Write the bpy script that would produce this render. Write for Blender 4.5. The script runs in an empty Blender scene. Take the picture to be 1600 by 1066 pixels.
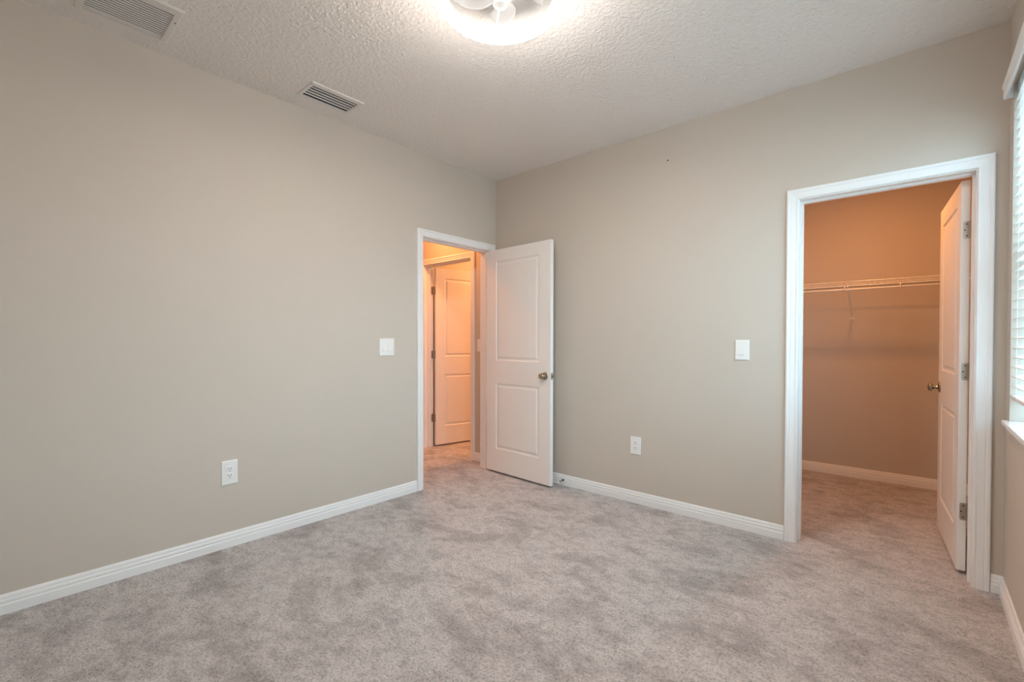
import bpy, bmesh, math, random
from mathutils import Vector, Matrix
R = math.radians
scene = bpy.context.scene
col = scene.collection

# ------------------------------------------------------------------ camera
FPX, PITCH, ROLL, YAW = 722.697, 0.01238, 0.00179, 0.720713
CAM = Vector((3.0073, -3.1860, 1.2005))
cy, sy, cp, sp = math.cos(YAW), math.sin(YAW), math.cos(PITCH), math.sin(PITCH)
F = Vector((-sy*cp, cy*cp, -sp)); Rv = Vector((cy, sy, 0)); U = Rv.cross(F)
cr, sr = math.cos(ROLL), math.sin(ROLL)
R2 = Rv*cr + U*sr; U2 = -Rv*sr + U*cr
cd = bpy.data.cameras.new('camera'); cam = bpy.data.objects.new('camera', cd); col.objects.link(cam)
m = Matrix((R2, U2, -F)).transposed().to_4x4(); m.translation = CAM
cam.matrix_world = m
cd.sensor_width = 36; cd.lens = FPX*36/1600; cd.shift_y = 9.36/1600
cd.clip_start = .02; cd.clip_end = 200
scene.camera = cam

# ------------------------------------------------------------------ light and exposure
scene.view_settings.view_transform = 'Standard'
scene.view_settings.look = 'None'
scene.view_settings.exposure = 0.08
scene.view_settings.gamma = 1
scene.view_settings.use_curve_mapping = False
scene.cycles.max_bounces = 12
scene.cycles.diffuse_bounces = 8
scene.cycles.transparent_max_bounces = 16
scene.cycles.use_denoising = True
scene.cycles.sample_clamp_indirect = 6

w = bpy.data.worlds.new('daylight'); scene.world = w; w.use_nodes = True
bg = w.node_tree.nodes['Background']
bg.inputs['Strength'].default_value = 11.3
# overcast sky above, paler and dimmer ground bounce below the horizon
nt = w.node_tree; tc = nt.nodes.new('ShaderNodeTexCoord'); sx = nt.nodes.new('ShaderNodeSeparateXYZ'); rp = nt.nodes.new('ShaderNodeValToRGB')
nt.links.new(tc.outputs['Generated'], sx.inputs[0]); nt.links.new(sx.outputs['Z'], rp.inputs['Fac']); nt.links.new(rp.outputs['Color'], bg.inputs['Color'])
rp.color_ramp.elements[0].position = 0.0; rp.color_ramp.elements[0].color = (.33, .41, .46, 1)
rp.color_ramp.elements[1].position = .12; rp.color_ramp.elements[1].color = (.56, .83, 1.0, 1)

def lamp(name, kind, loc, energy, color, rot=None, **kw):
    l = bpy.data.lights.new(name, kind); l.energy = energy; l.color = color
    for k, v in kw.items(): setattr(l, k, v)
    o = bpy.data.objects.new(name, l); o.location = loc
    if rot: o.rotation_euler = rot
    col.objects.link(o); return o
# daylight entering by the window in the right-hand wall
portal = lamp('window_daylight', 'AREA', (3.53, -1.045, 1.61), 1, (1, 1, 1), (0, R(90), 0), shape='RECTANGLE', size=1.50, size_y=1.83)
portal.data.cycles.is_portal = True
# warm bulbs on the ceilings of the walk-in closet and of the hallway
lamp('closet_bulb', 'AREA', (2.64, .80, 2.60), 15, (1.0, .41, .135), shape='DISK', size=.16)
lamp('hallway_bulb', 'AREA', (-.74, -.34, 2.62), 17, (1.0, .36, .12), shape='DISK', size=.14)
lamp('far_room_bulb', 'AREA', (-.45, 1.35, 2.62), 40, (1.0, .42, .16), shape='DISK', size=.14)

# ------------------------------------------------------------------ materials
def mat(name, color, rough=.5, metal=0, spec=.5, **kw):
    m = bpy.data.materials.new(name); m.use_nodes = True
    b = m.node_tree.nodes['Principled BSDF']
    b.inputs['Base Color'].default_value = (*color, 1); b.inputs['Roughness'].default_value = rough
    b.inputs['Metallic'].default_value = metal; b.inputs['Specular IOR Level'].default_value = spec
    for k, v in kw.items(): b.inputs[k].default_value = v
    return m
def nodes(m): return m.node_tree.nodes, m.node_tree.links, m.node_tree.nodes['Principled BSDF']
def coords(m):
    n, l, b = nodes(m); g = n.new('ShaderNodeNewGeometry'); return g.outputs['Position']
def noise(m, src, scale, detail=3, rough=.5, dist=0, stretch=None):
    n, l, b = nodes(m); t = n.new('ShaderNodeTexNoise')
    t.inputs['Scale'].default_value = scale; t.inputs['Detail'].default_value = detail
    t.inputs['Roughness'].default_value = rough; t.inputs['Distortion'].default_value = dist
    if stretch:
        mp = n.new('ShaderNodeMapping'); mp.inputs['Scale'].default_value = stretch[0]; mp.inputs['Rotation'].default_value = (0, 0, stretch[1])
        l.new(src, mp.inputs['Vector']); src = mp.outputs['Vector']
    l.new(src, t.inputs['Vector']); return t.outputs['Fac']
def ramp(m, src, a, b_, ca, cb):
    n, l, b = nodes(m); r = n.new('ShaderNodeValToRGB')
    r.color_ramp.elements[0].position = a; r.color_ramp.elements[1].position = b_
    r.color_ramp.elements[0].color = (*ca, 1); r.color_ramp.elements[1].color = (*cb, 1)
    l.new(src, r.inputs['Fac']); return r.outputs['Color']
def mix(m, fac, a, b_, mode='MIX'):
    n, l, b = nodes(m); x = n.new('ShaderNodeMix'); x.data_type = 'RGBA'; x.blend_type = mode
    if isinstance(fac, float): x.inputs[0].default_value = fac
    else: l.new(fac, x.inputs[0])
    l.new(a, x.inputs[6]); l.new(b_, x.inputs[7]); return x.outputs[2]
def bump(m, src, strength, dist=.01, normal=None):
    n, l, b = nodes(m); t = n.new('ShaderNodeBump'); t.inputs['Strength'].default_value = strength
    t.inputs['Distance'].default_value = dist; l.new(src, t.inputs['Height'])
    if normal: l.new(normal, t.inputs['Normal'])
    return t.outputs['Normal']

M = {}
# greige wall paint with a faint orange-peel roller texture
m = M['wall'] = mat('wall_paint', (.60, .545, .465), .62, spec=.25)
n, l, b = nodes(m); p = coords(m)
l.new(ramp(m, noise(m, p, 1.3, 2), .3, .7, (.586, .530, .468), (.602, .544, .480)), b.inputs['Base Color'])
l.new(bump(m, noise(m, p, 150, 3), .10, .003), b.inputs['Normal'])
# knock-down textured ceiling
m = M['ceiling'] = mat('ceiling_texture_paint', (.80, .765, .735), .8, spec=.1)
n, l, b = nodes(m); p = coords(m)
v = n.new('ShaderNodeTexVoronoi'); v.feature = 'SMOOTH_F1'; v.inputs['Scale'].default_value = 58
nz = n.new('ShaderNodeTexNoise'); nz.inputs['Scale'].default_value = 22; nz.inputs['Detail'].default_value = 3
vm = n.new('ShaderNodeVectorMath'); vm.operation = 'MULTIPLY_ADD'; vm.inputs[1].default_value = (.05, .05, .05)
l.new(p, nz.inputs['Vector']); l.new(nz.outputs['Color'], vm.inputs[0]); l.new(p, vm.inputs[2]); l.new(vm.outputs[0], v.inputs['Vector'])
l.new(p, nz.inputs['Vector'])
b1 = bump(m, v.outputs['Distance'], .8, .006)
l.new(bump(m, noise(m, p, 120, 3, .6), .5, .004, b1), b.inputs['Normal'])
# white trim and door paint
m = M['trim'] = mat('white_semigloss_trim', (.86, .86, .86), .45, spec=.35)
m = M['door'] = mat('white_door_paint', (.86, .84, .82), .38, spec=.4)
n, l, b = nodes(m); p = coords(m)
l.new(bump(m, noise(m, p, 60, 3, stretch=((1, 1, .08), 0)), .05, .002), b.inputs['Normal'])
# cut-pile carpet: brushed patches; light and dark of the tufts painted into the colour
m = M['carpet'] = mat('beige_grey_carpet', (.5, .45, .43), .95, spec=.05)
n, l, b = nodes(m); p = coords(m)
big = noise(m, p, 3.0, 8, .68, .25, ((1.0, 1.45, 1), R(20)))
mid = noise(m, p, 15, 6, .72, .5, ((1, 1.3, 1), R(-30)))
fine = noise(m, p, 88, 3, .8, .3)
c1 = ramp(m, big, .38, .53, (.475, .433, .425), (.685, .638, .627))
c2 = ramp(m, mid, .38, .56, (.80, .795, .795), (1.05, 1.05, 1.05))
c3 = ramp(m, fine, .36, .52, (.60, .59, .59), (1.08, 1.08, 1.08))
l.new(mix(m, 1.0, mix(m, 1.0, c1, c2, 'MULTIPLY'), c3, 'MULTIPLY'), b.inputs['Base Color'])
b1 = bump(m, fine, 1.0, .016); l.new(bump(m, mid, .30, .02, b1), b.inputs['Normal'])
b.inputs['Sheen Weight'].default_value = .25; b.inputs['Sheen Roughness'].default_value = .5
M['plastic'] = mat('white_plastic', (.86, .86, .85), .3)
M['slot'] = mat('dark_slot', (.03, .03, .03), .6)
M['gap'] = mat('duct_interior', (.10, .10, .105), .7, spec=.1)
M['filter'] = mat('grey_air_filter', (.11, .11, .12), .8, spec=.1)
M['grille'] = mat('painted_vent_metal', (.72, .70, .675), .4)
M['nickel'] = mat('satin_nickel', (.38, .33, .27), .17, 1)
M['nickel_hinge'] = mat('brushed_nickel_hinge', (.52, .47, .42), .42, 1)
M['wire'] = mat('white_vinyl_wire', (.84, .83, .81), .3)
M['spring'] = mat('chrome_spring', (.6, .6, .6), .2, 1)
M['rubber'] = mat('white_rubber_tip', (.8, .8, .78), .5)
M['dark'] = mat('black_steel', (.03, .03, .03), .4, .6)
M['blind'] = mat('white_blind_slat', (.85, .86, .86), .4, spec=.4)
M['vinyl'] = mat('white_vinyl_frame', (.85, .86, .86), .35)
M['cord'] = mat('white_cord', (.8, .8, .78), .8)
m = M['sill'] = mat('white_marble_sill', (.83, .83, .83), .18)
n, l, b = nodes(m); l.new(ramp(m, noise(m, coords(m), 6, 6, .6, 2), .35, .6, (.76, .77, .78), (.86, .86, .86)), b.inputs['Base Color'])
m = M['glow'] = mat('lit_acrylic_ring', (.9, .9, .9), .4)
n, l, b = nodes(m); b.inputs['Emission Color'].default_value = (1.0, .915, .84, 1); b.inputs['Emission Strength'].default_value = 222
m = M['soft_glow'] = mat('inner_ring_diffuser', (.9, .9, .9), .4)
n, l, b = nodes(m); b.inputs['Emission Color'].default_value = (1.0, .93, .86, 1); b.inputs['Emission Strength'].default_value = 4.6
m = M['side_glow'] = mat('outer_ring_diffuser', (.9, .9, .9), .4)
n, l, b = nodes(m); b.inputs['Emission Color'].default_value = (1.0, .93, .86, 1); b.inputs['Emission Strength'].default_value = 19
M['fan_white'] = mat('white_fan_plastic', (.88, .88, .87), .35)
m = M['blade'] = mat('translucent_fan_blade', (.93, .94, .95), .15, **{'Transmission Weight': .0})
n, l, b = nodes(m); tr = n.new('ShaderNodeBsdfTransparent'); tl = n.new('ShaderNodeBsdfTranslucent'); tl.inputs[0].default_value = (.93, .94, .95, 1)
m1 = n.new('ShaderNodeMixShader'); m1.inputs[0].default_value = .55; l.new(b.outputs[0], m1.inputs[1]); l.new(tl.outputs[0], m1.inputs[2])
m2 = n.new('ShaderNodeMixShader'); m2.inputs[0].default_value = .35; l.new(m1.outputs[0], m2.inputs[1]); l.new(tr.outputs[0], m2.inputs[2])
l.new(m2.outputs[0], n['Material Output'].inputs[0])
m = M['glass'] = mat('window_glass', (1, 1, 1), .02)
n, l, b = nodes(m); tr = n.new('ShaderNodeBsdfTransparent'); gl = n.new('ShaderNodeBsdfGlossy'); gl.inputs['Roughness'].default_value = .02
tr.inputs[0].default_value = (.93, .97, .97, 1)
m1 = n.new('ShaderNodeMixShader'); m1.inputs[0].default_value = .07; l.new(tr.outputs[0], m1.inputs[1]); l.new(gl.outputs[0], m1.inputs[2])
l.new(m1.outputs[0], n['Material Output'].inputs[0])

# ------------------------------------------------------------------ mesh helpers
def link(name, bm, m, parent=None, smooth=False, bevel=0, segs=2):
    bmesh.ops.remove_doubles(bm, verts=bm.verts, dist=1e-6)
    bmesh.ops.recalc_face_normals(bm, faces=bm.faces)
    me = bpy.data.meshes.new(name); bm.to_mesh(me); bm.free()
    for x in (m if isinstance(m, (list, tuple)) else [m]): me.materials.append(x)
    if smooth:
        for f in me.polygons: f.use_smooth = True
    o = bpy.data.objects.new(name, me); col.objects.link(o)
    if parent: o.parent = parent
    if bevel:
        b = o.modifiers.new('bevel', 'BEVEL'); b.width = bevel; b.segments = segs; b.limit_method = 'ANGLE'; b.angle_limit = R(50)
    return o
def box(bm, a, b, mi=0):
    vs = [bm.verts.new((x, y, z)) for x in (a[0], b[0]) for y in (a[1], b[1]) for z in (a[2], b[2])]
    for f in ((0, 1, 3, 2), (4, 6, 7, 5), (0, 4, 5, 1), (2, 3, 7, 6), (0, 2, 6, 4), (1, 5, 7, 3)):
        bm.faces.new([vs[i] for i in f]).material_index = mi
    return vs
def tube(bm, a, b, r, n=8, r2=None):
    a, b = Vector(a), Vector(b); d = (b - a).normalized(); u = d.orthogonal().normalized(); v = d.cross(u)
    r2 = r if r2 is None else r2
    A = [bm.verts.new(a + (u*math.cos(t) + v*math.sin(t))*r) for t in [i*math.tau/n for i in range(n)]]
    B = [bm.verts.new(b + (u*math.cos(t) + v*math.sin(t))*r2) for t in [i*math.tau/n for i in range(n)]]
    for i in range(n): bm.faces.new((A[i], A[(i+1) % n], B[(i+1) % n], B[i]))
    bm.faces.new(A[::-1]); bm.faces.new(B)
def path_tube(bm, pts, r, n=8):
    pts = [Vector(p) for p in pts]; rings = []
    d0 = (pts[1]-pts[0]).normalized(); u = d0.orthogonal().normalized()
    for i, p in enumerate(pts):
        d = (pts[min(i+1, len(pts)-1)] - pts[max(i-1, 0)]).normalized()
        u = (u - d*u.dot(d)).normalized(); v = d.cross(u)
        rings.append([bm.verts.new(p + (u*math.cos(t)+v*math.sin(t))*r) for t in [k*math.tau/n for k in range(n)]])
    for a, b in zip(rings, rings[1:]):
        for k in range(n): bm.faces.new((a[k], a[(k+1) % n], b[(k+1) % n], b[k]))
    bm.faces.new(rings[0][::-1]); bm.faces.new(rings[-1])
def lathe(bm, prof, n=32, frame=None, closed=False):
    # prof: (radius, height along axis); frame: Matrix 4x4 with axis = local z
    fr = frame or Matrix.Identity(4); rings = []
    for r, h in prof:
        if r < 1e-6: rings.append([bm.verts.new(fr @ Vector((0, 0, h)))])
        else: rings.append([bm.verts.new(fr @ Vector((r*math.cos(t), r*math.sin(t), h))) for t in [i*math.tau/n for i in range(n)]])
    pairs = list(zip(rings, rings[1:])) + ([(rings[-1], rings[0])] if closed else [])
    for a, b in pairs:
        for i in range(n):
            j = (i+1) % n
            if len(a) == 1 and len(b) == 1: continue
            if len(a) == 1: bm.faces.new((a[0], b[i], b[j]))
            elif len(b) == 1: bm.faces.new((a[i], a[j], b[0]))
            else: bm.faces.new((a[i], a[j], b[j], b[i]))
def slab(bm, us, vs, holes, place, d0, d1):
    """solid slab in the (u,v) plane with rectangular holes, one connected mesh; place(u,v,d)->xyz"""
    us = sorted(set(us + [h[0] for h in holes] + [h[1] for h in holes])); vs = sorted(set(vs + [h[2] for h in holes] + [h[3] for h in holes]))
    def solid(i, j):
        if i < 0 or j < 0 or i >= len(us)-1 or j >= len(vs)-1: return False
        cu, cv = (us[i]+us[i+1])/2, (vs[j]+vs[j+1])/2
        return not any(h[0] < cu < h[1] and h[2] < cv < h[3] for h in holes)
    cache = {}
    def V(i, j, k):
        if (i, j, k) not in cache: cache[(i, j, k)] = bm.verts.new(place(us[i], vs[j], (d0, d1)[k]))
        return cache[(i, j, k)]
    for i in range(len(us)-1):
        for j in range(len(vs)-1):
            if not solid(i, j): continue
            for k in (0, 1): bm.faces.new((V(i, j, k), V(i+1, j, k), V(i+1, j+1, k), V(i, j+1, k)))
            if not solid(i-1, j): bm.faces.new((V(i, j, 0), V(i, j+1, 0), V(i, j+1, 1), V(i, j, 1)))
            if not solid(i+1, j): bm.faces.new((V(i+1, j, 0), V(i+1, j+1, 0), V(i+1, j+1, 1), V(i+1, j, 1)))
            if not solid(i, j-1): bm.faces.new((V(i, j, 0), V(i+1, j, 0), V(i+1, j, 1), V(i, j, 1)))
            if not solid(i, j+1): bm.faces.new((V(i, j+1, 0), V(i+1, j+1, 0), V(i+1, j+1, 1), V(i, j+1, 1)))
def usweep(bm, prof, u0, u1, h, place, zb=0):
    """closed profile (a outward from the opening, d off the wall) swept up, over and down an opening with mitred corners"""
    loops = []
    for k in range(4):
        L = []
        for a, d in prof:
            u = (u0-a, u0-a, u1+a, u1+a)[k]; z = (zb, h+a, h+a, zb)[k]
            L.append(bm.verts.new(place(u, z, d)))
        loops.append(L)
    n = len(prof)
    for A, B in zip(loops, loops[1:]):
        for i in range(n): bm.faces.new((A[i], A[(i+1) % n], B[(i+1) % n], B[i]))
    bm.faces.new(loops[0]); bm.faces.new(loops[-1][::-1])
def run(bm, prof, pts):
    """closed profile (d to the left of the path, z) swept along a floor path with mitred corners"""
    pts = [Vector(p) for p in pts]; loops = []
    for i, p in enumerate(pts):
        ds = []
        if i > 0: ds.append((pts[i]-pts[i-1]).normalized())
        if i < len(pts)-1: ds.append((pts[i+1]-pts[i]).normalized())
        ns = [Vector((-d.y, d.x)) for d in ds]
        nn = ns[0] if len(ns) == 1 else (ns[0]+ns[1])/(1+ns[0].dot(ns[1]))
        loops.append([bm.verts.new((p.x+nn.x*d, p.y+nn.y*d, z)) for d, z in prof])
    n = len(prof)
    for A, B in zip(loops, loops[1:]):
        for i in range(n): bm.faces.new((A[i], A[(i+1) % n], B[(i+1) % n], B[i]))
    bm.faces.new(loops[0]); bm.faces.new(loops[-1][::-1])
def struct(o): o['kind'] = 'structure'; return o
def empty(name, loc=(0, 0, 0), rz=0):
    o = bpy.data.objects.new(name, None); col.objects.link(o); o.location = loc; o.rotation_euler = (0, 0, rz); o.empty_display_size = .1; return o
def tag(o, label, cat, group=None):
    o['label'] = label; o['category'] = cat
    if group: o['group'] = group
    return o

# ------------------------------------------------------------------ the shell
W, H = 3.3207, 2.7091
YB = -3.80                       # wall behind the camera
CB = 1.8903                      # back wall of the closet
HY = .060                        # hallway wall with the second door
HXL, HYF, RBY = -1.75, -1.75, 2.60
T = .12
A_ = lambda x0: (lambda u, v, d: (x0 + d, u, v))      # walls facing +x
B_ = lambda y0: (lambda u, v, d: (u, y0 - d, v))      # walls facing -y
BI = lambda y0: (lambda u, v, d: (u, y0 + d, v))      # walls facing +y
AI = lambda x0: (lambda u, v, d: (x0 - d, u, v))      # walls facing -x
# openings: clear width between the jambs
EN = (-.852, -.080, 2.039)       # bedroom entry, in the left wall
CL = (2.472, 3.213, 2.039)       # closet, in the back wall
HD = (-1.150, -.400, 2.039)      # second door, off the hallway
J = .017
WIN = (-1.96, -.13, .842, 2.360)
def wall(name, place, u0, u1, holes=(), d0=-T, d1=0, v0=-.02, v1=H+.02):
    bm = bmesh.new(); slab(bm, [u0, u1], [v0, v1], list(holes), place, d0, d1); return struct(link(name, bm, M['wall']))
hole = lambda o: (o[0]-J, o[1]+J, -.02, o[2]+J)
wall('wall_left', A_(0), YB-T, 0, [(EN[0]-J, EN[1]+J, -.02, EN[2]+J)])
wall('wall_back', B_(0), -T, W, [hole(CL)])
wall('wall_right', AI(W), YB-T, CB+T, [WIN], d0=-.20)
wall('wall_behind_camera', BI(YB), 0, W)
wall('wall_closet_back', B_(CB), 1.78, W)
wall('wall_closet_left', A_(1.90), T, CB)
wall('wall_hall_back', B_(HY), HXL, -T, [hole(HD)])
wall('wall_hall_left', A_(HXL), HYF-T, RBY+T)
wall('wall_hall_front', BI(HYF), HXL, -T)
wall('wall_far_room_back', B_(RBY), HXL, -.12)
wall('wall_gap_shade', A_(-1.27), HY+T, RBY)  # unseen wall added close behind the open leaf so its hinge gap stays dark
wall('wall_far_room_right', AI(-T), HY+T, RBY+T)
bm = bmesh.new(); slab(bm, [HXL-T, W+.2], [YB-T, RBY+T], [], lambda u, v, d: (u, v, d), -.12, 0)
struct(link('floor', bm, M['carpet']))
RET = (.137, .470, -2.915, -2.568)      # return grille outline on the ceiling (x0,x1,y0,y1)
SUP = (.140, .355, -1.922, -1.588)      # supply register outline
bm = bmesh.new()
slab(bm, [HXL-T, W+.2], [YB-T, RBY+T], [(RET[0]+.035, RET[1]-.04, RET[2]+.03, RET[3]-.03), (SUP[0]+.028, SUP[1]-.042, SUP[2]+.022, SUP[3]-.022)], lambda u, v, d: (u, v, d), H, H+.14)
struct(link('ceiling', bm, M['ceiling']))

# ------------------------------------------------------------------ baseboards
BP = [(0, 0), (.0135, 0), (.0135, .040), (.0125, .043), (.0105, .0455), (.0105, .0485), (.0120, .051), (.0115, .061),
      (.0085, .0645), (.0085, .067), (.0080, .076), (.0055, .083), (.0035, .086), (0, .086)]
BP = [(-d, z) for d, z in BP]
def baseboard(name, pts):
    bm = bmesh.new(); run(bm, BP, pts); return struct(link(name, bm, M['trim']))
CW = .0605                        # casing width incl. reveal
baseboard('baseboard_left', [(0, EN[0]-.066), (0, YB), (W, YB)][::-1][1:])
baseboard('baseboard_back', [(CL[0]-.066, 0), (.0, 0)][::-1])
baseboard('baseboard_right', [(W-.0425, 0), (W, 0), (W, YB), (0, YB)])
baseboard('baseboard_closet', [(1.90, T), (1.90, CB), (W, CB), (W, T)])
baseboard('baseboard_hall', [(HD[1]+.066, HY), (-T, HY)])
baseboard('baseboard_hall_left', [(HXL, HYF), (HXL, HY), (HD[0]-.066, HY)])

# ------------------------------------------------------------------ door trims
CP = [(.005, 0), (.005, .0095), (.0075, .0115), (.0125, .0115), (.0145, .0100), (.0185, .0105), (.040, .0145), (.0425, .0135),
      (.0450, .0135), (.0475, .0165), (.0560, .0175), (.0610, .0165), (.0635, .0125), (.0635, 0)]
def trim(name, o, place, depth, stop, back_place=None):
    """casing in front (and behind), jamb boards and stop moulding of one doorway"""
    t = struct(empty(name, place((o[0]+o[1])/2, 0, 0)))
    def ch(nm, bm):
        c = link(nm, bm, M['trim']); c.parent = t; c.matrix_parent_inverse = Matrix.Translation(t.location).inverted(); return c
    bm = bmesh.new(); usweep(bm, CP, o[0], o[1], o[2], place); ch('casing', bm)
    if back_place: bm = bmesh.new(); usweep(bm, CP, o[0], o[1], o[2], back_place); ch('casing', bm)
    bm = bmesh.new(); usweep(bm, [(0, .0), (0, -depth), (J, -depth), (J, .0)], o[0], o[1], o[2], place); ch('jamb', bm)
    bm = bmesh.new(); usweep(bm, [(0, stop[0]), (-.009, stop[0]), (-.011, stop[0]+.003), (-.011, stop[1]-.003), (-.009, stop[1]), (0, stop[1])], o[0], o[1], o[2], place); ch('stop_molding', bm)
    return t
trim('trim_1', EN, A_(0), T, (-.073, -.038), AI(-T))
trim('trim_2', CL, B_(0), T, (-.083, -.048), BI(T))
trim('trim_3', HD, B_(HY), T, (-.083, -.048), BI(HY+T))

# ------------------------------------------------------------------ doors
def leaf_mesh(wd, ht, y0, y1, stile, gap=.004):
    bm = bmesh.new()
    xs = [gap, gap+stile, gap+wd-stile, gap+wd]; zs = [0, .208, .802, 1.008, 1.902, ht]
    for y, s in ((y0, 1), (y1, -1)):
        for i in range(3):
            for j in range(5):
                a, b, c, d = xs[i], xs[i+1], zs[j], zs[j+1]
                if i == 1 and j in (1, 3):
                    prev = None
                    for ins, dep in ((0, 0), (.003, .0035), (.010, .0060), (.019, .0068), (.024, .0050), (.032, .0015), (.038, .0008)):
                        L = [bm.verts.new((x, y+s*dep, z)) for x, z in ((a+ins, c+ins), (b-ins, c+ins), (b-ins, d-ins), (a+ins, d-ins))]
                        if prev:
                            for k in range(4): bm.faces.new((prev[k], prev[(k+1) % 4], L[(k+1) % 4], L[k]))
                        prev = L
                    bm.faces.new(prev)
                else:
                    bm.faces.new([bm.verts.new(q) for q in ((a, y, c), (b, y, c), (b, y, d), (a, y, d))])
    for j in range(5):
        for x in (xs[0], xs[3]):
            bm.faces.new([bm.verts.new(q) for q in ((x, y0, zs[j]), (x, y1, zs[j]), (x, y1, zs[j+1]), (x, y0, zs[j+1]))])
    for i in range(3):
        for z in (0, ht):
            bm.faces.new([bm.verts.new(q) for q in ((xs[i], y0, z), (xs[i+1], y0, z), (xs[i+1], y1, z), (xs[i], y1, z))])
    return bm
def knob_mesh(bm, x, y, z, s):
    fr = Matrix.Translation((x, y, z)) @ Matrix.Rotation(R(90)*-s, 4, 'X')
    lathe(bm, [(0, 0), (.033, 0), (.033, .003), (.031, .006), (.024, .009), (.0145, .011), (.0125, .014), (.0115, .024), (.0125, .030), (.018, .034),
               (.0240, .038), (.0262, .044), (.0258, .050), (.022, .0555), (.015, .0585), (.008, .0598), (0, .060)], 32, fr)
def rounded_plate(bm, fn, w, h, r, t, seg=4, both=False):
    """plate in its own (a,b) plane with two rounded corners; fn(a,b,c)->xyz"""
    pts = [(0, -h/2)]
    for k in range(seg+1):
        t_ = -math.pi/2 + k*math.pi/2/seg; pts.append((w-r+r*math.cos(t_), -h/2+r+r*math.sin(t_)))
    for k in range(seg+1):
        t_ = k*math.pi/2/seg; pts.append((w-r+r*math.cos(t_), h/2-r+r*math.sin(t_)))
    pts.append((0, h/2))
    A = [bm.verts.new(fn(a, b, 0)) for a, b in pts]; B = [bm.verts.new(fn(a, b, t)) for a, b in pts]
    bm.faces.new(A); bm.faces.new(B[::-1])
    for i in range(len(pts)): bm.faces.new((A[i], A[(i+1) % len(pts)], B[(i+1) % len(pts)], B[i]))
def door(name, pivot, rz, wd, ht, zb, y0, y1, jamb_dir, stile=.118, gap=.004, knob=True):
    d = struct(empty(name, (pivot[0], pivot[1], zb), rz))
    link('door_leaf', leaf_mesh(wd, ht, y0, y1, stile, gap), M['door'], d, bevel=.0016, segs=2)
    if knob:
        for s, y in ((-1, y0), (1, y1)):
            bm = bmesh.new(); knob_mesh(bm, gap+wd-.060, y, .897, s); k = link('door_knob', bm, M['nickel'], d, smooth=True)
        bm = bmesh.new(); xe = gap+wd
        ym = (y0+y1)/2
        rounded = [(-.0125, -.028), (.0125, -.028), (.0125, .028), (-.0125, .028)]
        box(bm, (xe-.001, ym-.0125, .897-.028), (xe+.0008, ym+.0125, .897+.028)); lp = link('latch_plate', bm, M['nickel_hinge'], d, bevel=.0006)
        bm = bmesh.new(); tube(bm, (xe, ym, .897), (xe+.010, ym, .897), .008, 12); link('latch_bolt', bm, M['nickel'], lp)
    inv = Matrix.Rotation(-rz, 3, 'Z')
    jd = inv @ Vector((jamb_dir[0], jamb_dir[1], 0))
    near = 1 if abs(y0) > abs(y1) else -1        # which way the leaf thickness runs from the pivot
    for z in (.296, 1.018, 1.745):
        zc = z - zb + .03
        bm = bmesh.new()
        tube(bm, (0, 0, zc-.0445), (0, 0, zc+.0445), .0062, 12)
        tube(bm, (0, 0, zc+.0445), (0, 0, zc+.049), .0045, 10, .002)
        yy = y1 if near == 1 else y0; dirn = -1 if near == 1 else 1
        rounded_plate(bm, lambda a, b, c: (gap-c, dirn*a, zc+b), .034, .089, .009, .0022)
        rounded_plate(bm, lambda a, b, c: (jd.x*(a)-jd.y*c*0, jd.y*(a), zc+b) if False else (Vector((0, 0, zc+b)) + jd*a + jd.cross(Vector((0, 0, 1)))*c), .034, .089, .009, .0022)
        h = link('hinge', bm, M['nickel_hinge'], d)
        bm = bmesh.new()
        for a, b in ((.020, -.030), (.028, 0), (.020, .030)):
            tube(bm, (gap-.0022, dirn*a, zc+b), (gap-.0028, dirn*a, zc+b), .0036, 10)
        link('screw', bm, M['dark'], h)['kind'] = 'stuff'
    return d
door('door_1', (.006, -.083), R(-3.0), .762, 2.008, .019, -.041, -.006, (-1, 0), stile=.123)
door('door_2', (3.210, .128), R(94.7), .712, 2.010, .018, .008, .043, (0, -1), stile=.112, gap=.011)
door('door_3', (-1.144, .188), R(78), .738, 2.010, .018, -.043, -.008, (0, -1), stile=.112, gap=.006)

# spring door stop on the baseboard behind the open entry door
t = tag(empty('door_stop', (.790, -.0135, .043)), 'small spring door stop with white tip on the baseboard behind the open bedroom door', 'door stop')
bm = bmesh.new(); lathe(bm, [(0, 0), (.011, 0), (.011, .003), (.006, .007), (0, .007)], 16, Matrix.Rotation(R(90), 4, 'X')); link('mounting_base', bm, M['dark'], t, smooth=True)
bm = bmesh.new(); path_tube(bm, [(.0055*math.cos(a*.7), -.006-.058*a/80, .0055*math.sin(a*.7)-.006*(a/80)**2) for a in range(81)], .0011, 5); link('spring', bm, M['spring'], t, smooth=True)
bm = bmesh.new(); lathe(bm, [(0, .062), (.007, .062), (.008, .070), (.0065, .076), (0, .077)], 16, Matrix.Translation((0, 0, -.006)) @ Matrix.Rotation(R(90), 4, 'X')); link('tip', bm, M['rubber'], t, smooth=True)

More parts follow.
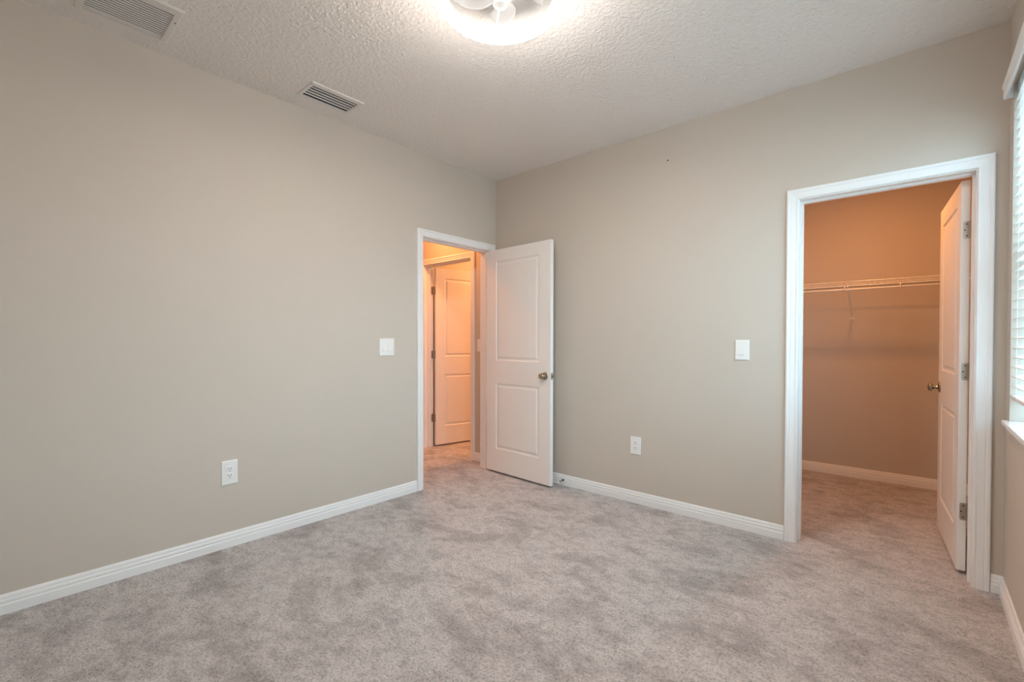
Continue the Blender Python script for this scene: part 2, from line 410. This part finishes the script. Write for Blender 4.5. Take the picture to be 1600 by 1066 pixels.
# ------------------------------------------------------------------ switches and outlets
def plate_frame(loc, facing):
    # local x across, local y up, local z off the wall
    if facing == 'x': m = Matrix(((0, 0, 1), (1, 0, 0), (0, 1, 0)))
    else: m = Matrix(((1, 0, 0), (0, 0, -1), (0, 1, 0)))
    o = bpy.data.objects.new('x', None); col.objects.link(o); o.empty_display_size = .05
    mm = m.to_4x4(); mm.translation = Vector(loc); o.matrix_world = mm; return o
def frustum(bm, w, h, t, ch):
    L = []
    for dx, z in ((0, 0), (0, t-ch), (ch*.4, t-ch*.3), (ch*1.3, t)):
        L.append([bm.verts.new((x, y, z)) for x, y in ((-w/2+dx, -h/2+dx), (w/2-dx, -h/2+dx), (w/2-dx, h/2-dx), (-w/2+dx, h/2-dx))])
    for A, B in zip(L, L[1:]):
        for k in range(4): bm.faces.new((A[k], A[(k+1) % 4], B[(k+1) % 4], B[k]))
    bm.faces.new(L[0][::-1]); bm.faces.new(L[-1])
def switch(loc, facing, gangs, w, h, label):
    o = plate_frame(loc, facing); o.name = 'light_switch'; tag(o, label, 'light switch')
    bm = bmesh.new(); frustum(bm, w, h, .007, .0028); link('wall_plate', bm, M['plastic'], o)
    for g in range(gangs):
        x = (g-(gangs-1)/2)*.049
        bm = bmesh.new(); vs = [(-.0175, -.036), (.0175, -.036), (.0175, .036), (-.0175, .036)]
        # rocker pressed in at the top, its lower end standing proud
        P = [[(x-.0172, -.0355, .0065), (x+.0172, -.0355, .0065), (x+.0172, .0355, .0065), (x-.0172, .0355, .0065)],
             [(x-.0172, -.0355, .0080), (x+.0172, -.0355, .0080), (x+.0172, .0355, .0080), (x-.0172, .0355, .0080)]]
        A, B = [[bm.verts.new(p) for p in L] for L in P]
        for k in range(4): bm.faces.new((A[k], A[(k+1) % 4], B[(k+1) % 4], B[k]))
        bm.faces.new(A[::-1]); bm.faces.new(B); fr = link('switch_frame', bm, M['plastic'], o)
        bm = bmesh.new(); s = [(-.029, .0075), (-.029, .0135), (-.026, .0140), (.002, .0098), (.029, .0088), (.029, .0075)]
        L = [[bm.verts.new((x+dx, y, z)) for y, z in s] for dx in (-.0135, .0135)]
        for k in range(len(s)): bm.faces.new((L[0][k], L[0][(k+1) % len(s)], L[1][(k+1) % len(s)], L[1][k]))
        bm.faces.new(L[0]); bm.faces.new(L[1][::-1]); link('rocker', bm, M['plastic'], o)
    return o
switch((0, -1.194, 1.155), 'x', 2, .127, .130, 'square white wall plate with two rockers left of the bedroom entry door')
switch((2.164, 0, 1.147), 'y', 1, .082, .126, 'single-rocker white light switch beside the closet doorway')
switch((-.262, HY, 1.158), 'y', 1, .080, .124, 'half-hidden white light switch in the hallway seen between door casings')
def outlet(loc, facing, w, h, label):
    o = plate_frame(loc, facing); o.name = 'wall_outlet'; tag(o, label, 'outlet')
    bm = bmesh.new(); frustum(bm, w, h, .007, .0028); link('wall_plate', bm, M['plastic'], o)
    for yc in (-.0195, .0195):
        bm = bmesh.new(); box(bm, (-.0172, yc-.0165, .006), (.0172, yc+.0165, .0090)); rc = link('receptacle', bm, M['plastic'], o, bevel=.002)
        for dx, hh in ((-.0066, .0095), (.0066, .0080)):
            bm = bmesh.new(); box(bm, (dx-.0014, yc+.0035-hh/2, .0088), (dx+.0014, yc+.0035+hh/2, .0094)); link('slot', bm, M['slot'], rc)
        bm = bmesh.new(); tube(bm, (0, yc-.0085, .0088), (0, yc-.0085, .0094), .0028, 12); link('ground_hole', bm, M['slot'], rc)
    return o
outlet((0, -2.2545, .435), 'x', .085, .138, 'white duplex outlet low on the left wall')
outlet((1.436, 0, .427), 'y', .082, .130, 'white duplex outlet on the back wall between the open door and the closet')
bm = bmesh.new(); lathe(bm, [(0, -.01), (.0016, -.01), (.0016, .006), (.0048, .0065), (.0050, .0080), (.003, .0092), (0, .0095)], 12, Matrix.Translation((1.671, 0, 2.476)) @ Matrix.Rotation(R(90), 4, 'X'))
tag(link('nail', bm, M['dark'], None, smooth=True), 'small dark nail head alone high on the back wall', 'nail')

# ------------------------------------------------------------------ ceiling vents
def vent_frame(bm, r, inner, drop, lip):
    """picture-frame flange: slopes from the ceiling down to the inner edge"""
    L = []
    for (a, b, c, d), z in ((r, H), (r, H-.002), ((r[0]+lip, r[1]-lip, r[2]+lip, r[3]-lip), H-drop), (inner, H-drop), (inner, H-.0005)):
        L.append([bm.verts.new((x, y, z)) for x, y in ((a, c), (b, c), (b, d), (a, d))])
    for A, B in zip(L, L[1:]):
        for k in range(4): bm.faces.new((A[k], A[(k+1) % 4], B[(k+1) % 4], B[k]))
def duct(bm, inner, top):
    L = [[bm.verts.new((x, y, z)) for x, y in ((inner[0], inner[2]), (inner[1], inner[2]), (inner[1], inner[3]), (inner[0], inner[3]))] for z in (H-.0002, H+top)]
    for k in range(4): bm.faces.new((L[0][k], L[0][(k+1) % 4], L[1][(k+1) % 4], L[1][k]))
    bm.faces.new(L[1])
def at(o, root):
    o.parent = root; o.matrix_parent_inverse = root.matrix_world.inverted() if False else Matrix.Translation(root.location).inverted(); return o
g = tag(empty('return_air_grille', ((RET[0]+RET[1])/2, (RET[2]+RET[3])/2, H)), 'large square louvered return air grille on the ceiling above the left wall', 'vent')
RI = (RET[0]+.024, RET[1]-.045, RET[2]+.030, RET[3]-.030)
bm = bmesh.new(); vent_frame(bm, RET, RI, .009, .007); at(link('frame', bm, M['grille']), g)
bm = bmesh.new(); duct(bm, (RET[0]+.0355, RET[1]-.0405, RET[2]+.0305, RET[3]-.0305), .11); at(link('duct', bm, M['filter']), g)
proto = None; N = 14
for k in range(N):
    x = RI[0] + (k+.5)*(RI[1]-RI[0])/N
    if proto is None:
        bm = bmesh.new(); s = [(-.0036, -.0058), (-.0032, -.0068), (.0036, -.0034), (.0032, -.0024)]
        L = [[bm.verts.new((a, y, z)) for a, z in s] for y in (RI[2]-g.location.y, RI[3]-g.location.y)]
        for q in range(4): bm.faces.new((L[0][q], L[0][(q+1) % 4], L[1][(q+1) % 4], L[1][q]))
        bm.faces.new(L[0]); bm.faces.new(L[1][::-1]); proto = link('louver', bm, M['grille'], g); c = proto
    else: c = proto.copy(); col.objects.link(c); c.parent = g
    c.location = (x-g.location.x, 0, -.001)
bm = bmesh.new()
tube(bm, (RET[1]-.115, RET[3]-.014, H-.0088), (RET[1]-.115, RET[3]-.014, H-.0105), .0038, 10); at(link('screw', bm, M['nickel']), g)

g = tag(empty('supply_air_register', ((SUP[0]+SUP[1])/2, (SUP[2]+SUP[3])/2, H)), 'small rectangular supply register with five dark slots on the ceiling', 'vent')
SI = (SUP[0]+.026, SUP[1]-.040, SUP[2]+.020, SUP[3]-.020)
bm = bmesh.new(); vent_frame(bm, SUP, SI, .007, .003); at(link('frame', bm, M['grille']), g)
bm = bmesh.new(); duct(bm, (SUP[0]+.0285, SUP[1]-.0425, SUP[2]+.0225, SUP[3]-.0225), .11); at(link('duct', bm, M['gap']), g)
proto = None; N = 4
for k in range(N):
    x = SI[0] + (k+1)*(SI[1]-SI[0])/(N+1)
    if proto is None:
        bm = bmesh.new(); s = [(-.012+.024*i/8, .010*math.sin(math.pi*.5*i/8)-.010) for i in range(9)]; s = [(a*.34, z*.42+.002) for a, z in s]
        s2 = s + [(a+.0, z+.0012) for a, z in s[::-1]]
        L = [[bm.verts.new((a, y, z)) for a, z in s2] for y in (SI[2]-g.location.y, SI[3]-g.location.y)]
        for q in range(len(s2)): bm.faces.new((L[0][q], L[0][(q+1) % len(s2)], L[1][(q+1) % len(s2)], L[1][q]))
        bm.faces.new(L[0]); bm.faces.new(L[1][::-1]); proto = link('louver', bm, M['grille'], g); c = proto
    else: c = proto.copy(); col.objects.link(c); c.parent = g
    c.location = (x-g.location.x, 0, 0)

# ------------------------------------------------------------------ ring light with enclosed fan
LC = Vector((1.728, -1.804, 0)); RO, RI_ = .243, .214; ZB = 2.550
g = tag(empty('ceiling_fan_light', (LC.x, LC.y, H)), 'round low-profile ceiling fan light with a glowing white ring and clear blades', 'ceiling light')
bm = bmesh.new(); z0 = ZB-H
lathe(bm, [(RI_+.0005, z0+.003), (RI_+.004, z0), (RO-.006, z0), (RO-.002, z0+.003), (RO-.001, z0+.009), (RI_+.0005, z0+.009)], 96, closed=True)
link('light_ring', bm, M['glow'], g, smooth=True)
bm = bmesh.new(); lathe(bm, [(RI_, z0+.002), (RI_+.0025, z0+.0095), (RI_+.0025, z0+.046), (RI_, z0+.046)], 96, closed=True)
link('inner_diffuser', bm, M['soft_glow'], g, smooth=True)
bm = bmesh.new(); lathe(bm, [(RI_-.002, z0+.0465), (RO+.001, z0+.0465), (RO+.001, z0+.050), (RI_-.002, z0+.050)], 96, closed=True)
link('ring_housing', bm, M['fan_white'], g, smooth=True)
bm = bmesh.new(); lathe(bm, [(RO-.003, z0+.0095), (RO, z0+.0095), (RO, z0+.046), (RO-.003, z0+.046)], 96, closed=True)
link('outer_diffuser', bm, M['side_glow'], g, smooth=True)
bm = bmesh.new(); lathe(bm, [(0, 0), (.105, 0), (.105, -.018), (.095, -.028), (.058, -.034), (.052, -.060), (0, -.060)], 48); link('canopy', bm, M['fan_white'], g, smooth=True)
bm = bmesh.new(); lathe(bm, [(0, -.060), (.044, -.060), (.050, -.066), (.050, -.096), (.042, -.110), (.020, -.118), (0, -.119)], 40); hub = link('hub', bm, M['fan_white'], g, smooth=True)
bm = bmesh.new(); lathe(bm, [(0, z0-.0), (.026, z0+.002), (.030, z0+.008), (.028, z0+.022), (.012, z0+.028), (.012, -.116), (0, -.116)], 32); link('center_cap', bm, M['fan_white'], g, smooth=True)
base = math.atan2(.179, -.165)
for k in range(3):
    a = base + R(7) + k*math.tau/3; c, s_ = math.cos(a), math.sin(a)
    bm = bmesh.new(); path_tube(bm, [(c*r, s_*r, z0+.012+.004*math.sin(math.pi*(r-.02)/(RI_-.02))) for r in [.02+(RI_-.018)*i/10 for i in range(11)]], .0035, 8); link('spoke', bm, M['fan_white'], g, smooth=True)
for k in range(5):
    a0 = base + R(-18) + k*math.tau/5; n1, n2 = 10, 8; G = []
    bm = bmesh.new()
    for i in range(n1+1):
        r = .046 + (.196-.046)*i/n1; f = i/n1
        half = .010 + .036*math.sin(math.pi*min(1, f*.62+.08))
        if f > .8: half *= math.sqrt(max(0.02, 1-((f-.8)/.2)**2*.9))
        sweep = .45*f*f
        row = []
        for j in range(n2+1):
            q = j/n2*2-1; aa = a0 + sweep + q*half/r
            row.append(bm.verts.new((r*math.cos(aa), r*math.sin(aa), -.084 + .020*q*(1-.25*f) - .006*(1-q*q))))
        G.append(row)
    for i in range(n1):
        for j in range(n2): bm.faces.new((G[i][j], G[i+1][j], G[i+1][j+1], G[i][j+1]))
    bl = link('fan_blade', bm, M['blade'], hub, smooth=True)
    sm = bl.modifiers.new('thick', 'SOLIDIFY'); sm.thickness = .002

# ------------------------------------------------------------------ closet wire shelf
SF, SZ = 1.495, 1.697
g = tag(empty('wire_shelf', (2.6, CB, SZ)), 'white wire closet shelf with hanging rod across the closet back wall', 'shelf')
xl, xr = 1.897, 3.316
bm = bmesh.new()
for y, z in ((CB-.006, SZ-.004), ((SF+CB)/2, SZ-.004), (SF, SZ-.003), (SF-.001, SZ-.038)):
    tube(bm, (xl, y, z), (xr, y, z), .0032, 8)
at(link('rail', bm, M['wire']), g)['kind'] = 'stuff'
bm = bmesh.new(); x = xl+.012
while x < xr:
    path_tube(bm, [(x, CB-.004, SZ), (x, SF+.004, SZ), (x, SF, SZ-.003), (x, SF-.001, SZ-.040)], .0013, 5); x += .0150
at(link('wire_deck', bm, M['wire']), g)['kind'] = 'stuff'
bm = bmesh.new(); tube(bm, (xl, SF+.012, SZ-.066), (xr, SF+.012, SZ-.066), .0078, 12)
at(link('hanging_rod', bm, M['wire'], smooth=True), g)
for bx in (2.566,):
    bm = bmesh.new(); path_tube(bm, [(bx, SF-.004, SZ-.040), (bx, SF+.010, SZ-.052), (bx, CB-.018, 1.432), (bx, CB-.006, 1.415), (bx, CB-.004, 1.400)], .0060, 8); br = at(link('support_bracket', bm, M['wire'], smooth=True), g)
    bm = bmesh.new(); box(bm, (bx-.014, CB-.006, 1.396), (bx+.014, CB, 1.418)); c = link('wall_clip', bm, M['wire'], bevel=.002); c.parent = br
for bx in (2.545, 2.20, 2.90):
    bm = bmesh.new(); path_tube(bm, [(bx, SF-.001, SZ-.036), (bx, SF-.010, SZ-.050), (bx, SF-.008, SZ-.070), (bx, SF+.008, SZ-.078), (bx, SF+.022, SZ-.070)], .0034, 6); at(link('rod_hook', bm, M['wire'], smooth=True), g)

# ------------------------------------------------------------------ window, sill and blind
y0, y1, z0, z1 = WIN
g = struct(empty('window_1', (W+.15, (y0+y1)/2, z0)))
bm = bmesh.new()
P = AI(W)
def ring(bm, a, b, c, d, w_, dx0, dx1):
    slab(bm, [a, b], [c, d], [(a+w_, b-w_, c+w_, d-w_)], lambda u, v, dd: (dd, u, v), dx0, dx1)
ring(bm, y0, y1, z0, z1, .045, W+.115, W+.185); at(link('window_frame', bm, M['vinyl'], bevel=.003), g)
for k, (c, d, dx) in enumerate(((z0+.045, (z0+z1)/2+.02, W+.120), ((z0+z1)/2-.02, z1-.045, W+.150))):
    bm = bmesh.new(); ring(bm, y0+.045, y1-.045, c, d, .038, dx, dx+.028); s = at(link('sash', bm, M['vinyl'], bevel=.003), g)
    bm = bmesh.new(); box(bm, (dx+.012, y0+.083, c+.038), (dx+.016, y1-.083, d-.038)); p_ = link('pane', bm, M['glass']); p_.parent = s
bm = bmesh.new(); slab(bm, [y0-.022, y0+.0005, y1-.0005, y1+.022], [W-.024, W-.0005, W+.115], [(y0-.022, y0+.0005, W-.0005, W+.115), (y1-.0005, y1+.022, W-.0005, W+.115)], lambda u, v, d: (v, u, d), z0-.020, z0+.002)
at(link('window_sill', bm, M['sill'], bevel=.004, segs=3), g)
g = tag(empty('window_blind', (W+.03, (y0+y1)/2, z1)), 'white horizontal slat blind hanging in the right-hand window, nearly lowered', 'window blind')
bm = bmesh.new()
s = [(W-.030, 2.302), (W-.033, 2.310), (W-.033, 2.345), (W-.037, 2.352), (W-.037, 2.364), (W-.028, 2.368), (W-.022, 2.360), (W-.022, 2.302)]
L = [[bm.verts.new((a, y, z)) for a, z in s] for y in (y0-.01, y1+.012)]
for q in range(len(s)): bm.faces.new((L[0][q], L[0][(q+1) % len(s)], L[1][(q+1) % len(s)], L[1][q]))
bm.faces.new(L[0]); bm.faces.new(L[1][::-1])
for yy in (y0-.01, y1+.004):
    box(bm, (W-.024, yy, 2.304), (W-.001, yy+.008, 2.362))
at(link('valance', bm, M['blind']), g)
bm = bmesh.new(); box(bm, (W+.010, y0+.006, 2.315), (W+.060, y1-.006, 2.357)); at(link('headrail', bm, M['blind'], bevel=.003), g)
proto = None; zz = 2.285; xc = W+.029
while zz > .985:
    if proto is None:
        bm = bmesh.new(); n = 8; th = R(-9)
        top = []
        for i in range(n+1):
            q = i/n*2-1; a = q*.025; b = .003*(1-q*q); top.append((a*math.cos(th)-b*math.sin(th)*0, -a*math.sin(th)+b))
        s2 = top + [(a, z-.0026) for a, z in top[::-1]]
        L = [[bm.verts.new((a, y, z)) for a, z in s2] for y in (-(y1-y0)/2+.004, (y1-y0)/2-.004)]
        for q in range(len(s2)): bm.faces.new((L[0][q], L[0][(q+1) % len(s2)], L[1][(q+1) % len(s2)], L[1][q]))
        bm.faces.new(L[0]); bm.faces.new(L[1][::-1]); proto = link('slat', bm, M['blind'], g); c = proto
    else: c = proto.copy(); col.objects.link(c); c.parent = g
    c.location = (xc-g.location.x, 0, zz-z1); zz -= .0425
bm = bmesh.new(); box(bm, (xc-.026, y0+.006, .944), (xc+.026, y1-.004, .962)); at(link('bottom_rail', bm, M['blind'], bevel=.004), g)
for yy in (y1-.16, (y0+y1)/2, y0+.16):
    bm = bmesh.new()
    for dx in (-.027, .027): tube(bm, (xc+dx, yy, .950), (xc+dx, yy, 2.32), .0009, 5)
    at(link('ladder_cord', bm, M['cord']), g)
